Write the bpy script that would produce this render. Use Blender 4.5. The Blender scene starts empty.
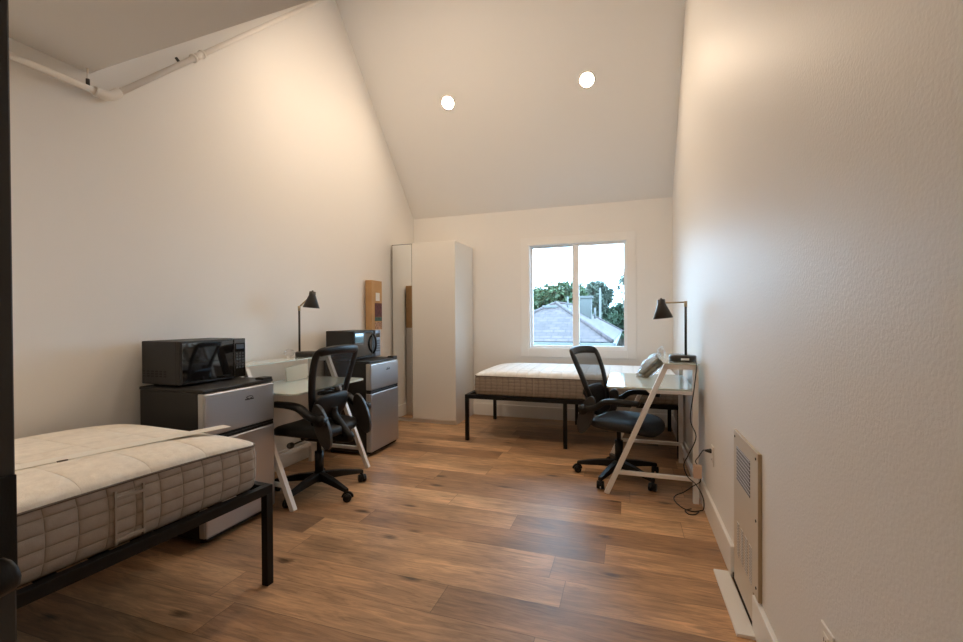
import bpy, bmesh, math, random
from mathutils import Vector, Matrix
random.seed(7)
C = bpy.context.scene.collection
PI = math.pi

# ------------------------------------------------------------------ materials
def nmat(name):
    m = bpy.data.materials.new(name); m.use_nodes = True
    nt = m.node_tree
    return m, nt, nt.nodes['Principled BSDF']

def N(nt, t, **kw):
    n = nt.nodes.new(t)
    for k, v in kw.items():
        if hasattr(n, k): setattr(n, k, v)
        else: n.inputs[k].default_value = v
    return n

def rgb(c): return (c[0], c[1], c[2], 1)

def mth(nt, op, a, b=None, c=None):
    n = nt.nodes.new('ShaderNodeMath'); n.operation = op
    for i, v in enumerate((a, b, c)):
        if v is None: continue
        if isinstance(v, (int, float)): n.inputs[i].default_value = v
        else: nt.links.new(v, n.inputs[i])
    return n.outputs[0]

def simple(name, col, rough=.5, metal=0, bump=0, bscale=200, var=0, vscale=6, spec=.5, coat=0):
    m, nt, b = nmat(name)
    b.inputs['Roughness'].default_value = rough
    b.inputs['Metallic'].default_value = metal
    b.inputs['Specular IOR Level'].default_value = spec
    b.inputs['Coat Weight'].default_value = coat
    tc = N(nt, 'ShaderNodeTexCoord')
    if var:
        nz = N(nt, 'ShaderNodeTexNoise', Scale=vscale, Detail=4.0)
        nt.links.new(tc.outputs['Object'], nz.inputs['Vector'])
        r = N(nt, 'ShaderNodeValToRGB')
        r.color_ramp.elements[0].position = .3; r.color_ramp.elements[1].position = .7
        r.color_ramp.elements[0].color = rgb([x*(1-var) for x in col])
        r.color_ramp.elements[1].color = rgb([min(1, x*(1+var)) for x in col])
        nt.links.new(nz.outputs[0], r.inputs[0]); nt.links.new(r.outputs[0], b.inputs['Base Color'])
    else:
        b.inputs['Base Color'].default_value = rgb(col)
    if bump:
        nz = N(nt, 'ShaderNodeTexNoise', Scale=bscale, Detail=3.0)
        nt.links.new(tc.outputs['Object'], nz.inputs['Vector'])
        bp = N(nt, 'ShaderNodeBump', Strength=bump, Distance=.002)
        nt.links.new(nz.outputs[0], bp.inputs['Height']); nt.links.new(bp.outputs[0], b.inputs['Normal'])
    return m

def floor_mat():
    m, nt, b = nmat('oak_planks'); L = nt.links
    tc = N(nt, 'ShaderNodeTexCoord'); sp = N(nt, 'ShaderNodeSeparateXYZ'); L.new(tc.outputs['Object'], sp.inputs[0])
    x, y = sp.outputs[0], sp.outputs[1]
    yr = mth(nt, 'DIVIDE', mth(nt, 'SUBTRACT', y, 2.085), .203)
    row = mth(nt, 'FLOOR', yr); fy = mth(nt, 'FRACT', yr)
    wn = N(nt, 'ShaderNodeTexWhiteNoise', noise_dimensions='1D'); L.new(row, wn.inputs['W'])
    xr = mth(nt, 'ADD', mth(nt, 'DIVIDE', x, 1.45), mth(nt, 'MULTIPLY', wn.outputs['Value'], 7.3))
    col = mth(nt, 'FLOOR', xr); fx = mth(nt, 'FRACT', xr)
    cmb = N(nt, 'ShaderNodeCombineXYZ'); L.new(col, cmb.inputs[0]); L.new(row, cmb.inputs[1])
    w2 = N(nt, 'ShaderNodeTexWhiteNoise', noise_dimensions='2D'); L.new(cmb.outputs[0], w2.inputs['Vector'])
    # grain coordinates, shifted per plank
    off = mth(nt, 'MULTIPLY', w2.outputs['Value'], 37.0)
    g = N(nt, 'ShaderNodeCombineXYZ')
    L.new(mth(nt, 'ADD', mth(nt, 'MULTIPLY', x, 4.0), off), g.inputs[0]); L.new(mth(nt, 'MULTIPLY', y, 36), g.inputs[1]); L.new(off, g.inputs[2])
    n1 = N(nt, 'ShaderNodeTexNoise', Scale=1.0, Detail=7.0, Roughness=.66, Distortion=1.3); L.new(g.outputs[0], n1.inputs['Vector'])
    g2 = N(nt, 'ShaderNodeCombineXYZ')
    L.new(mth(nt, 'ADD', mth(nt, 'MULTIPLY', x, 1.6), off), g2.inputs[0]); L.new(mth(nt, 'MULTIPLY', y, 4.2), g2.inputs[1]); L.new(off, g2.inputs[2])
    n2 = N(nt, 'ShaderNodeTexNoise', Scale=1.1, Detail=3.0, Roughness=.5); L.new(g2.outputs[0], n2.inputs['Vector'])
    g3 = N(nt, 'ShaderNodeCombineXYZ')
    L.new(mth(nt, 'ADD', mth(nt, 'MULTIPLY', x, 3.0), off), g3.inputs[0]); L.new(mth(nt, 'MULTIPLY', y, 7.5), g3.inputs[1]); L.new(off, g3.inputs[2])
    vo = N(nt, 'ShaderNodeTexVoronoi', Scale=.55, voronoi_dimensions='2D'); L.new(g3.outputs[0], vo.inputs['Vector'])
    base = N(nt, 'ShaderNodeValToRGB'); cr = base.color_ramp
    cr.elements[0].position = 0; cr.elements[0].color = rgb((.30, .165, .086))
    cr.elements[1].position = 1; cr.elements[1].color = rgb((.62, .385, .215))
    e = cr.elements.new(.5); e.color = rgb((.46, .262, .136))
    L.new(w2.outputs['Value'], base.inputs[0])
    gr = N(nt, 'ShaderNodeMapRange'); gr.inputs[1].default_value = .3; gr.inputs[2].default_value = .72
    gr.inputs[3].default_value = .55; gr.inputs[4].default_value = 1.35; L.new(n1.outputs[0], gr.inputs[0])
    g4 = N(nt, 'ShaderNodeMapRange'); g4.inputs[1].default_value = .3; g4.inputs[2].default_value = .7
    g4.inputs[3].default_value = .68; g4.inputs[4].default_value = 1.28; L.new(n2.outputs[0], g4.inputs[0])
    k = N(nt, 'ShaderNodeMapRange'); k.inputs[1].default_value = .02; k.inputs[2].default_value = .115
    k.inputs[3].default_value = .28; k.inputs[4].default_value = 1.0
    sc = N(nt, 'ShaderNodeSeparateColor'); L.new(vo.outputs['Color'], sc.inputs[0])
    gate = mth(nt, 'MULTIPLY', mth(nt, 'GREATER_THAN', sc.outputs[0], .36), 5.0)
    dn = mth(nt, 'ADD', vo.outputs['Distance'], mth(nt, 'MULTIPLY', mth(nt, 'SUBTRACT', n1.outputs[0], .5), .16))
    L.new(mth(nt, 'ADD', dn, gate), k.inputs[0])
    f = mth(nt, 'MULTIPLY', mth(nt, 'MULTIPLY', gr.outputs[0], g4.outputs[0]), k.outputs[0])
    # seams
    ey = mth(nt, 'MINIMUM', fy, mth(nt, 'SUBTRACT', 1, fy)); ex = mth(nt, 'MINIMUM', fx, mth(nt, 'SUBTRACT', 1, fx))
    sy = mth(nt, 'GREATER_THAN', ey, .007); sx = mth(nt, 'GREATER_THAN', ex, .0011)
    seam = mth(nt, 'ADD', mth(nt, 'MULTIPLY', mth(nt, 'MULTIPLY', sy, sx), .5), .5)
    f = mth(nt, 'MULTIPLY', f, seam)
    mx = N(nt, 'ShaderNodeVectorMath', operation='SCALE'); L.new(base.outputs[0], mx.inputs[0]); L.new(f, mx.inputs['Scale'])
    L.new(mx.outputs[0], b.inputs['Base Color'])
    rr = N(nt, 'ShaderNodeMapRange'); rr.inputs[3].default_value = .36; rr.inputs[4].default_value = .52
    L.new(n1.outputs[0], rr.inputs[0]); L.new(rr.outputs[0], b.inputs['Roughness'])
    bp = N(nt, 'ShaderNodeBump', Strength=.18, Distance=.003); L.new(f, bp.inputs['Height']); L.new(bp.outputs[0], b.inputs['Normal'])
    return m

def quilt_mat(name, col, su, sv, axes='side', depth=.006, line=.75):
    """cloth with a square quilted pattern; axes 'side' uses x+y against z, 'top' uses x against y"""
    m, nt, b = nmat(name); L = nt.links
    tc = N(nt, 'ShaderNodeTexCoord'); sp = N(nt, 'ShaderNodeSeparateXYZ'); L.new(tc.outputs['Object'], sp.inputs[0])
    x, y, z = sp.outputs
    u = mth(nt, 'ADD', x, y) if axes == 'side' else x
    v = z if axes == 'side' else y
    def bumpf(a, s, p):
        w = mth(nt, 'ABSOLUTE', mth(nt, 'SINE', mth(nt, 'MULTIPLY', a, PI/s)))
        return mth(nt, 'POWER', w, p)
    h = mth(nt, 'MULTIPLY', bumpf(u, su, .35), bumpf(v, sv, .35))
    nz = N(nt, 'ShaderNodeTexNoise', Scale=28.0, Detail=4.0); L.new(tc.outputs['Object'], nz.inputs['Vector'])
    fine = N(nt, 'ShaderNodeTexNoise', Scale=420.0, Detail=2.0); L.new(tc.outputs['Object'], fine.inputs['Vector'])
    hh = mth(nt, 'ADD', mth(nt, 'ADD', h, mth(nt, 'MULTIPLY', nz.outputs[0], .35)), mth(nt, 'MULTIPLY', fine.outputs[0], .08))
    bp = N(nt, 'ShaderNodeBump', Strength=.9, Distance=depth); L.new(hh, bp.inputs['Height']); L.new(bp.outputs[0], b.inputs['Normal'])
    mr = N(nt, 'ShaderNodeMapRange'); mr.inputs[1].default_value = .25; mr.inputs[2].default_value = .75
    mr.inputs[3].default_value = line; mr.inputs[4].default_value = 1; L.new(h, mr.inputs[0])
    f = mth(nt, 'MULTIPLY', mr.outputs[0], mth(nt, 'ADD', .85, mth(nt, 'MULTIPLY', nz.outputs[0], .3)))
    mx = N(nt, 'ShaderNodeVectorMath', operation='SCALE'); mx.inputs[0].default_value = col; L.new(f, mx.inputs['Scale'])
    L.new(mx.outputs[0], b.inputs['Base Color'])
    b.inputs['Roughness'].default_value = .9; b.inputs['Specular IOR Level'].default_value = .15
    return m

def brushed(name, col, rough=.34, axis='z'):
    m, nt, b = nmat(name); L = nt.links
    tc = N(nt, 'ShaderNodeTexCoord'); mp = N(nt, 'ShaderNodeMapping'); L.new(tc.outputs['Object'], mp.inputs[0])
    mp.inputs['Scale'].default_value = (400, 400, 3) if axis == 'z' else (3, 3, 400)
    nz = N(nt, 'ShaderNodeTexNoise', Scale=1.0, Detail=2.0); L.new(mp.outputs[0], nz.inputs['Vector'])
    bp = N(nt, 'ShaderNodeBump', Strength=.06, Distance=.001); L.new(nz.outputs[0], bp.inputs['Height']); L.new(bp.outputs[0], b.inputs['Normal'])
    b.inputs['Base Color'].default_value = rgb(col); b.inputs['Metallic'].default_value = .85; b.inputs['Roughness'].default_value = rough
    return m

def emit(name, col, s):
    m = bpy.data.materials.new(name); m.use_nodes = True; nt = m.node_tree; nt.nodes.clear()
    e = nt.nodes.new('ShaderNodeEmission'); o = nt.nodes.new('ShaderNodeOutputMaterial')
    e.inputs[0].default_value = rgb(col); e.inputs[1].default_value = s; nt.links.new(e.outputs[0], o.inputs[0])
    return m

def thin_mat(name, tint, gloss_rough, fac_lo, col=None, alpha=0, noise=0):
    """thin sheet: transparent + glossy by fresnel (+ some diffuse)"""
    m = bpy.data.materials.new(name); m.use_nodes = True; nt = m.node_tree; nt.nodes.clear(); L = nt.links
    t = nt.nodes.new('ShaderNodeBsdfTransparent'); t.inputs[0].default_value = rgb(tint)
    g = nt.nodes.new('ShaderNodeBsdfGlossy'); g.inputs['Roughness'].default_value = gloss_rough
    fr = nt.nodes.new('ShaderNodeFresnel'); fr.inputs[0].default_value = 1.45
    mx = nt.nodes.new('ShaderNodeMixShader'); L.new(mth(nt, 'MULTIPLY', fr.outputs[0], fac_lo), mx.inputs[0])
    L.new(t.outputs[0], mx.inputs[1]); L.new(g.outputs[0], mx.inputs[2])
    out = nt.nodes.new('ShaderNodeOutputMaterial'); last = mx
    if alpha:
        d = nt.nodes.new('ShaderNodeBsdfDiffuse'); d.inputs[0].default_value = rgb(col)
        m2 = nt.nodes.new('ShaderNodeMixShader'); m2.inputs[0].default_value = alpha
        L.new(mx.outputs[0], m2.inputs[1]); L.new(d.outputs[0], m2.inputs[2]); last = m2
    if noise:
        tc = N(nt, 'ShaderNodeTexCoord'); nz = N(nt, 'ShaderNodeTexNoise', Scale=noise, Detail=3.0); L.new(tc.outputs['Object'], nz.inputs['Vector'])
        bp = N(nt, 'ShaderNodeBump', Strength=1.0, Distance=.01); L.new(nz.outputs[0], bp.inputs['Height']); L.new(bp.outputs[0], g.inputs['Normal'])
    L.new(last.outputs[0], out.inputs[0])
    return m

def mesh_mat():
    """black woven net: tiny square holes"""
    m = bpy.data.materials.new('chair_net'); m.use_nodes = True; nt = m.node_tree; nt.nodes.clear(); L = nt.links
    t = nt.nodes.new('ShaderNodeBsdfTransparent'); d = nt.nodes.new('ShaderNodeBsdfPrincipled')
    d.inputs['Base Color'].default_value = rgb((.012, .012, .013)); d.inputs['Roughness'].default_value = .6
    mx = nt.nodes.new('ShaderNodeMixShader'); mx.inputs[0].default_value = .68
    L.new(t.outputs[0], mx.inputs[1]); L.new(d.outputs[0], mx.inputs[2])
    o = nt.nodes.new('ShaderNodeOutputMaterial'); L.new(mx.outputs[0], o.inputs[0])
    return m

def dots_mat(name, base, hole, s, r=.36):
    m, nt, b = nmat(name); L = nt.links
    tc = N(nt, 'ShaderNodeTexCoord'); sp = N(nt, 'ShaderNodeSeparateXYZ'); L.new(tc.outputs['Object'], sp.inputs[0])
    def c(a):
        return mth(nt, 'SUBTRACT', mth(nt, 'FRACT', mth(nt, 'DIVIDE', a, s)), .5)
    a, z = c(sp.outputs[1]), c(sp.outputs[2])
    d = mth(nt, 'SQRT', mth(nt, 'ADD', mth(nt, 'MULTIPLY', a, a), mth(nt, 'MULTIPLY', z, z)))
    k = mth(nt, 'LESS_THAN', d, r)
    mx = N(nt, 'ShaderNodeMix', data_type='RGBA'); L.new(k, mx.inputs[0])
    mx.inputs[6].default_value = rgb(base); mx.inputs[7].default_value = rgb(hole); L.new(mx.outputs[2], b.inputs['Base Color'])
    b.inputs['Roughness'].default_value = .5
    return m

def wall_mat(name, col, rough=.5, bump=.35, bscale=95, spec=.5):
    return simple(name, col, rough, bump=bump, bscale=bscale, spec=spec)

M = {}
M['wall'] = wall_mat('warm_white_paint', (.80, .775, .74), .62, .12, 130, .3)
M['wall_gloss'] = wall_mat('warm_white_satin_paint', (.80, .775, .745), .5, .5, 110, .3)
M['ceil'] = wall_mat('ceiling_paint', (.775, .76, .74), .8, .08, 120, .2)
M['trim'] = simple('white_trim_paint', (.82, .80, .77), .35)
M['vinyl'] = simple('white_vinyl', (.85, .85, .85), .3)
M['floor'] = floor_mat()
M['glass'] = thin_mat('window_glass', (.97, .99, .99), 0.0, .7)
M['black_steel'] = simple('black_steel', (.006, .006, .0065), .45, spec=.22)
M['black_plastic'] = simple('black_plastic', (.007, .007, .0075), .42, bump=.1, bscale=500, spec=.3)
M['black_soft'] = simple('black_cushion', (.005, .0052, .006), .6, bump=.3, bscale=600)
M['grey_plastic'] = simple('dark_grey_plastic', (.028, .026, .024), .38)
M['net'] = mesh_mat()
M['black_case'] = simple('black_textured_case', (.012, .0115, .011), .5, bump=.2, bscale=700)
M['black_glass'] = simple('black_glass', (.006, .006, .007), .04, spec=1.0, coat=.6)
M['steel'] = brushed('brushed_steel', (.52, .52, .54))
M['steel_light'] = simple('door_edge_silver', (.5, .49, .48), .4, .5)
M['steel_dark'] = brushed('dark_brushed_steel', (.22, .22, .24))
M['chrome'] = simple('chrome', (.7, .7, .7), .15, 1)
M['emblem'] = simple('emblem_dark', (.05, .05, .06), .35)
M['desk_white'] = simple('white_powder_coat', (.80, .77, .74), .4)
M['desk_glass'] = simple('white_tempered_glass', (.62, .70, .67), .06, coat=.3, spec=.6)
M['lamp'] = simple('dark_bronze_metal', (.035, .03, .027), .35, .3)
M['lamp_in'] = simple('lamp_white_inside', (.6, .58, .55), .5)
M['brass'] = simple('aged_brass', (.42, .33, .2), .35, .9)
M['side_cloth'] = quilt_mat('taupe_quilted_border', (.36, .30, .245), .083, .046)
M['side_fine'] = quilt_mat('taupe_fine_quilted_border', (.30, .25, .205), .06, .034, depth=.005)
M['top_cloth'] = quilt_mat('cream_quilted_top', (.80, .745, .66), .21, .24, 'top', depth=.012, line=.97)
M['top_white'] = quilt_mat('white_quilted_top', (.80, .80, .79), .11, .11, 'top', depth=.012, line=.95)
M['piping'] = simple('dark_piping', (.12, .095, .075), .8)
M['strap'] = simple('taupe_webbing', (.33, .275, .22), .85, bump=.4, bscale=400)
M['white_plastic'] = simple('white_plastic_strip', (.80, .77, .70), .4)
M['wardrobe'] = simple('white_melamine', (.78, .76, .72), .42)
M['mirror'] = simple('mirror', (.88, .89, .87), .02, 1)
M['mirror_edge'] = simple('mirror_edge', (.14, .13, .12), .4)
M['cardboard'] = simple('cardboard', (.50, .30, .14), .85, var=.08, vscale=9)
M['box_print'] = simple('printed_white_card', (.72, .66, .6), .6)
M['lab_red'] = simple('label_dark_red', (.10, .03, .035), .5, var=.4, vscale=30)
M['lab_teal'] = simple('label_teal', (.04, .11, .10), .5, var=.3, vscale=40)
M['lab_white'] = simple('label_white', (.75, .74, .72), .5)
M['lab_photo'] = simple('label_photo', (.4, .25, .18), .5, var=.6, vscale=45)
M['red_ink'] = simple('red_ink', (.45, .06, .05), .6)
M['heater'] = simple('beige_enamel', (.62, .55, .46), .38)
M['heater_side'] = simple('heater_raw_edge', (.42, .32, .2), .5)
M['grille'] = dots_mat('perforated_grille', (.55, .56, .60), (.02, .02, .03), .0165)
M['slot'] = dots_mat('perforated_slot', (.75, .74, .73), (.16, .15, .14), .012, .34)
M['dark'] = simple('dark_gap', (.012, .011, .01), .8)
M['outlet'] = simple('outlet_plastic', (.80, .77, .73), .35)
M['adapter'] = simple('peach_adapter', (.66, .46, .34), .45)
M['cord'] = simple('black_cord', (.012, .012, .012), .5)
M['paper'] = simple('white_card', (.84, .78, .70), .75)
M['bundle'] = simple('grey_brown_cloth', (.22, .19, .14), .7, var=.35, vscale=25, bump=.6, bscale=60)
M['film'] = thin_mat('clear_plastic_film', (.97, .97, .98), .2, .4, (.75, .78, .82), .05, 30)
M['door_paint'] = simple('charcoal_door_paint', (.042, .038, .034), .5, bump=.1, bscale=200)
M['pipe'] = simple('painted_pipe', (.80, .755, .70), .45)
M['clip'] = simple('dark_clip', (.03, .028, .025), .5)
M['lens'] = emit('downlight_lens', (1.0, .79, .58), 305)
# outside
M['stucco'] = simple('pale_stucco', (.085, .085, .08), .9, var=.08)
M['fascia'] = simple('fascia', (.09, .09, .09), .7)
M['gutter'] = simple('dark_gutter', (.05, .07, .09), .5)
M['leaf_a'] = simple('leaves_green', (.034, .058, .02), .7, var=.5, vscale=1.5)
M['leaf_b'] = simple('leaves_dark_green', (.023, .042, .019), .7, var=.5, vscale=1.5)
M['leaf_c'] = simple('leaves_blue_green', (.045, .056, .036), .7, var=.45, vscale=1.5)
M['bark'] = simple('bark', (.09, .07, .055), .9, var=.3)
M['pole'] = simple('weathered_pole', (.10, .095, .09), .8)
M['ground'] = simple('outside_ground', (.04, .045, .03), .95, var=.3, vscale=.5)

def shingles():
    m, nt, b = nmat('roof_shingles'); L = nt.links
    tc = N(nt, 'ShaderNodeTexCoord')
    br = N(nt, 'ShaderNodeTexBrick', Scale=1.0); br.inputs['Brick Width'].default_value = .4; br.inputs['Row Height'].default_value = .26
    br.inputs['Color1'].default_value = rgb((.074, .050, .050)); br.inputs['Color2'].default_value = rgb((.045, .031, .032)); br.inputs['Mortar'].default_value = rgb((.03, .021, .021))
    br.inputs['Mortar Size'].default_value = .02
    mp = N(nt, 'ShaderNodeMapping'); L.new(tc.outputs['Object'], mp.inputs[0]); L.new(mp.outputs[0], br.inputs['Vector'])
    nz = N(nt, 'ShaderNodeTexNoise', Scale=4.0, Detail=5.0); L.new(tc.outputs['Object'], nz.inputs['Vector'])
    mx = N(nt, 'ShaderNodeVectorMath', operation='SCALE'); L.new(br.outputs[0], mx.inputs[0])
    L.new(mth(nt, 'ADD', .75, mth(nt, 'MULTIPLY', nz.outputs[0], .5)), mx.inputs['Scale']); L.new(mx.outputs[0], b.inputs['Base Color'])
    b.inputs['Roughness'].default_value = .9
    return m
M['shingles'] = shingles()

# ------------------------------------------------------------------ geometry helpers
class MB:
    """collects shapes into one mesh"""
    def __init__(self): self.bm = bmesh.new()
    def add(self, tmp, mi=0, smooth=False):
        for f in tmp.faces: f.material_index = mi; f.smooth = smooth
        me = bpy.data.meshes.new('tmp'); tmp.to_mesh(me); tmp.free(); self.bm.from_mesh(me); bpy.data.meshes.remove(me)
        return self
    def box(self, lo, hi, bev=0, mi=0, seg=2, mat=None):
        t = bmesh.new(); bmesh.ops.create_cube(t, size=1)
        s = [hi[i]-lo[i] for i in range(3)]; c = [(hi[i]+lo[i])/2 for i in range(3)]
        for v in t.verts: v.co = Vector((v.co.x*s[0]+c[0], v.co.y*s[1]+c[1], v.co.z*s[2]+c[2]))
        if bev: bmesh.ops.bevel(t, geom=t.edges[:], offset=bev, segments=seg, profile=.5, affect='EDGES')
        if mat is not None: t.transform(mat)
        return self.add(t, mi, False)
    def hexa(self, pts, mi=0, bev=0):
        t = bmesh.new(); v = [t.verts.new(p) for p in pts]
        for q in ((3, 2, 1, 0), (4, 5, 6, 7), (0, 1, 5, 4), (1, 2, 6, 5), (2, 3, 7, 6), (3, 0, 4, 7)): t.faces.new([v[i] for i in q])
        bmesh.ops.recalc_face_normals(t, faces=t.faces[:])
        if bev: bmesh.ops.bevel(t, geom=t.edges[:], offset=bev, segments=2, profile=.5, affect='EDGES')
        return self.add(t, mi)
    def bar(self, a, b, w, h, up=(0, 0, 1), bev=.0015, mi=0):
        """square tube from a to b, w along side, h along up"""
        a, b = Vector(a), Vector(b); d = (b-a); l = d.length; d.normalize(); up = Vector(up)
        s = d.cross(up); s.normalize(); u = s.cross(d)
        m = Matrix((( s.x, d.x, u.x, 0), (s.y, d.y, u.y, 0), (s.z, d.z, u.z, 0), (0, 0, 0, 1)))
        m.translation = a
        return self.box((-w/2, 0, -h/2), (w/2, l, h/2), bev, mi, 1, m)
    def tube(self, pts, r, n=10, mi=0, caps=True, closed=False):
        pts = [Vector(p) for p in pts]; rs = r if isinstance(r, (list, tuple)) else [r]*len(pts)
        t = bmesh.new(); rings = []; k = len(pts)
        prev = None
        for i, p in enumerate(pts):
            if closed: d = pts[(i+1) % k]-pts[i-1]
            else: d = pts[min(i+1, k-1)]-pts[max(i-1, 0)]
            d.normalize()
            if prev is None:
                ref = Vector((0, 0, 1)) if abs(d.z) < .9 else Vector((1, 0, 0))
                s = d.cross(ref); s.normalize()
            else:
                s = prev-d*prev.dot(d); s.normalize()
            prev = s; u = d.cross(s)
            rings.append([t.verts.new(p+(s*math.cos(2*PI*j/n)+u*math.sin(2*PI*j/n))*rs[i]) for j in range(n)])
        for i in range(k if closed else k-1):
            A, B = rings[i], rings[(i+1) % k]
            for j in range(n): t.faces.new((A[j], A[(j+1) % n], B[(j+1) % n], B[j]))
        if caps and not closed:
            t.faces.new(rings[0][::-1]); t.faces.new(rings[-1])
        bmesh.ops.recalc_face_normals(t, faces=t.faces[:])
        return self.add(t, mi, True)
    def cyl(self, a, b, r, n=20, mi=0, r2=None):
        a, b = Vector(a), Vector(b)
        return self.tube([a, b], [r, r if r2 is None else r2], n, mi)
    def lathe(self, prof, n=28, mi=0, mat=None, smooth=True):
        t = bmesh.new(); rings = []
        for (r, z) in prof:
            if r < 1e-6: rings.append([t.verts.new((0, 0, z))])
            else: rings.append([t.verts.new((r*math.cos(2*PI*j/n), r*math.sin(2*PI*j/n), z)) for j in range(n)])
        for A, B in zip(rings, rings[1:]):
            for j in range(n):
                if len(A) == 1 and len(B) == 1: continue
                if len(A) == 1: t.faces.new((A[0], B[(j+1) % n], B[j]))
                elif len(B) == 1: t.faces.new((A[j], A[(j+1) % n], B[0]))
                else: t.faces.new((A[j], A[(j+1) % n], B[(j+1) % n], B[j]))
        if mat is not None: t.transform(mat)
        bmesh.ops.recalc_face_normals(t, faces=t.faces[:])
        return self.add(t, mi, smooth)
    def prism(self, outline, lo, hi, axis='y', mi=0, bev=0, mat=None):
        """outline points (a, b) extruded along an axis"""
        t = bmesh.new()
        def P(a, b, c): return {'y': (a, c, b), 'x': (c, a, b), 'z': (a, b, c)}[axis]
        A = [t.verts.new(P(a, b, lo)) for a, b in outline]; B = [t.verts.new(P(a, b, hi)) for a, b in outline]
        n = len(A); t.faces.new(A); t.faces.new(B[::-1])
        for i in range(n): t.faces.new((A[i], B[i], B[(i+1) % n], A[(i+1) % n]))
        bmesh.ops.recalc_face_normals(t, faces=t.faces[:])
        if bev:
            bmesh.ops.bevel(t, geom=[e for e in t.edges if len(e.link_faces) == 2 and any(len(f.verts) > 4 for f in e.link_faces)], offset=bev, segments=2, profile=.5, affect='EDGES')
        if mat is not None: t.transform(mat)
        return self.add(t, mi)
    def grid(self, fn, nu, nv, mi=0, smooth=True, wrap=False):
        t = bmesh.new(); V = [[t.verts.new(fn(i/nu, j/nv)) for j in range(nv+1)] for i in range(nu+1)]
        for i in range(nu):
            for j in range(nv): t.faces.new((V[i][j], V[i+1][j], V[i+1][j+1], V[i][j+1]))
        if wrap: bmesh.ops.remove_doubles(t, verts=t.verts[:], dist=1e-5)
        bmesh.ops.recalc_face_normals(t, faces=t.faces[:])
        return self.add(t, mi, smooth)
    def quad(self, a, b, c, d, mi=0):
        t = bmesh.new(); t.faces.new([t.verts.new(p) for p in (a, b, c, d)]); return self.add(t, mi)
    def build(self, name, mats, parent=None, kind=None, label=None, sub=0):
        me = bpy.data.meshes.new(name); self.bm.to_mesh(me); self.bm.free()
        for m in (mats if isinstance(mats, (list, tuple)) else [mats]): me.materials.append(m)
        o = bpy.data.objects.new(name, me); C.objects.link(o)
        if parent is not None: o.parent = parent
        if kind: o['kind'] = kind
        if label: o['label'] = label
        if sub:
            s = o.modifiers.new('round', 'SUBSURF'); s.levels = sub; s.render_levels = sub
        return o

def tag(o, label, cat, group=None):
    o['label'] = label; o['category'] = cat
    if group: o['group'] = group
    return o
def thing(name, label, cat, loc=(0, 0, 0), rz=0, group=None):
    o = bpy.data.objects.new(name, None); C.objects.link(o); o.empty_display_size = .1
    o.location = loc; o.rotation_euler = (0, 0, rz)
    return tag(o, label, cat, group)
def struct_root(name, loc=(0, 0, 0)):
    o = bpy.data.objects.new(name, None); C.objects.link(o); o.location = loc; o['kind'] = 'structure'; return o
def copy_tree(o, parent=None):
    c = o.copy(); C.objects.link(c)
    if parent is not None: c.parent = parent
    for ch in [x for x in bpy.data.objects if x.parent == o]: copy_tree(ch, c)
    return c
def dup(o, label, loc, rz):
    c = copy_tree(o); c['label'] = label; c.location = loc; c.rotation_euler = (0, 0, rz); return c
def smoothpath(pts, n=6):
    P = [Vector(p) for p in pts]; out = []
    for i in range(len(P)-1):
        p0, p1, p2, p3 = P[max(i-1, 0)], P[i], P[i+1], P[min(i+2, len(P)-1)]
        for k in range(n):
            t = k/n
            out.append(.5*((2*p1)+(p2-p0)*t+(2*p0-5*p1+4*p2-p3)*t*t+(3*p1-p0-3*p2+p3)*t**3))
    out.append(P[-1]); return out

# ------------------------------------------------------------------ the room
XL, XR, YB, YF = -2.76, .48, 5.36, -.62
EZ, RZ, RY, FY, FYR = 2.60, 4.557, 3.60, 1.584, 1.455
T = .12
b = MB(); b.box((XL-T, YF-1.6, -.1), (XR+T, YB+T, 0)); b.build('floor', M['floor'], kind='structure')
b = MB()
b.hexa([(XL-T, RY, RZ), (XR+T, RY, RZ), (XR+T, YB+T, EZ-T*1.12), (XL-T, YB+T, EZ-T*1.12), (XL-T, RY, RZ+T), (XR+T, RY, RZ+T), (XR+T, YB+T, EZ), (XL-T, YB+T, EZ)])
b.hexa([(XL-T, FY, EZ-.013), (XR+T, FYR, EZ-.013), (XR+T, RY, RZ), (XL-T, RY, RZ), (XL-T, FY, EZ+T), (XR+T, FYR, EZ+T), (XR+T, RY, RZ+T), (XL-T, RY, RZ+T)])
b.hexa([(XL-T, YF-1.6, EZ-.013), (XR+T, YF-1.6, EZ-.013), (XR+T, FYR, EZ-.013), (XL-T, FY, EZ-.013), (XL-T, YF-1.6, EZ+T), (XR+T, YF-1.6, EZ+T), (XR+T, FYR, EZ+T), (XL-T, FY, EZ+T)]); b.build('ceiling', M['ceil'], kind='structure')
gable = [(YF, 0), (YB, 0), (YB, EZ), (RY, RZ), (FY, EZ-.013), (YF, EZ-.013)]
b = MB(); b.prism(gable, XL-T, XL, 'x'); b.build('wall_left', M['wall'], kind='structure')
b = MB(); b.prism(gable, XR, XR+T, 'x'); b.build('wall_right', M['wall_gloss'], kind='structure')
WX0, WX1, WZ0, WZ1 = -1.175, 0.0, .862, 2.16
b = MB()
for lo, hi in (((XL-T, YB, 0), (WX0, YB+T, EZ)), ((WX1, YB, 0), (XR+T, YB+T, EZ)), ((WX0, YB, 0), (WX1, YB+T, WZ0)), ((WX0, YB, WZ1), (WX1, YB+T, EZ))): b.box(lo, hi)
b.build('wall_back', M['wall'], kind='structure')
DX0, DX1 = -.580, .26
b = MB()
for lo, hi in (((XL-T, YF-.12, 0), (DX0, YF, EZ)), ((DX1, YF-.12, 0), (XR+T, YF, EZ)), ((DX0, YF-.12, 2.05), (DX1, YF, EZ))): b.box(lo, hi)
b.build('wall_front', M['wall'], kind='structure')
b = MB()
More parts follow.
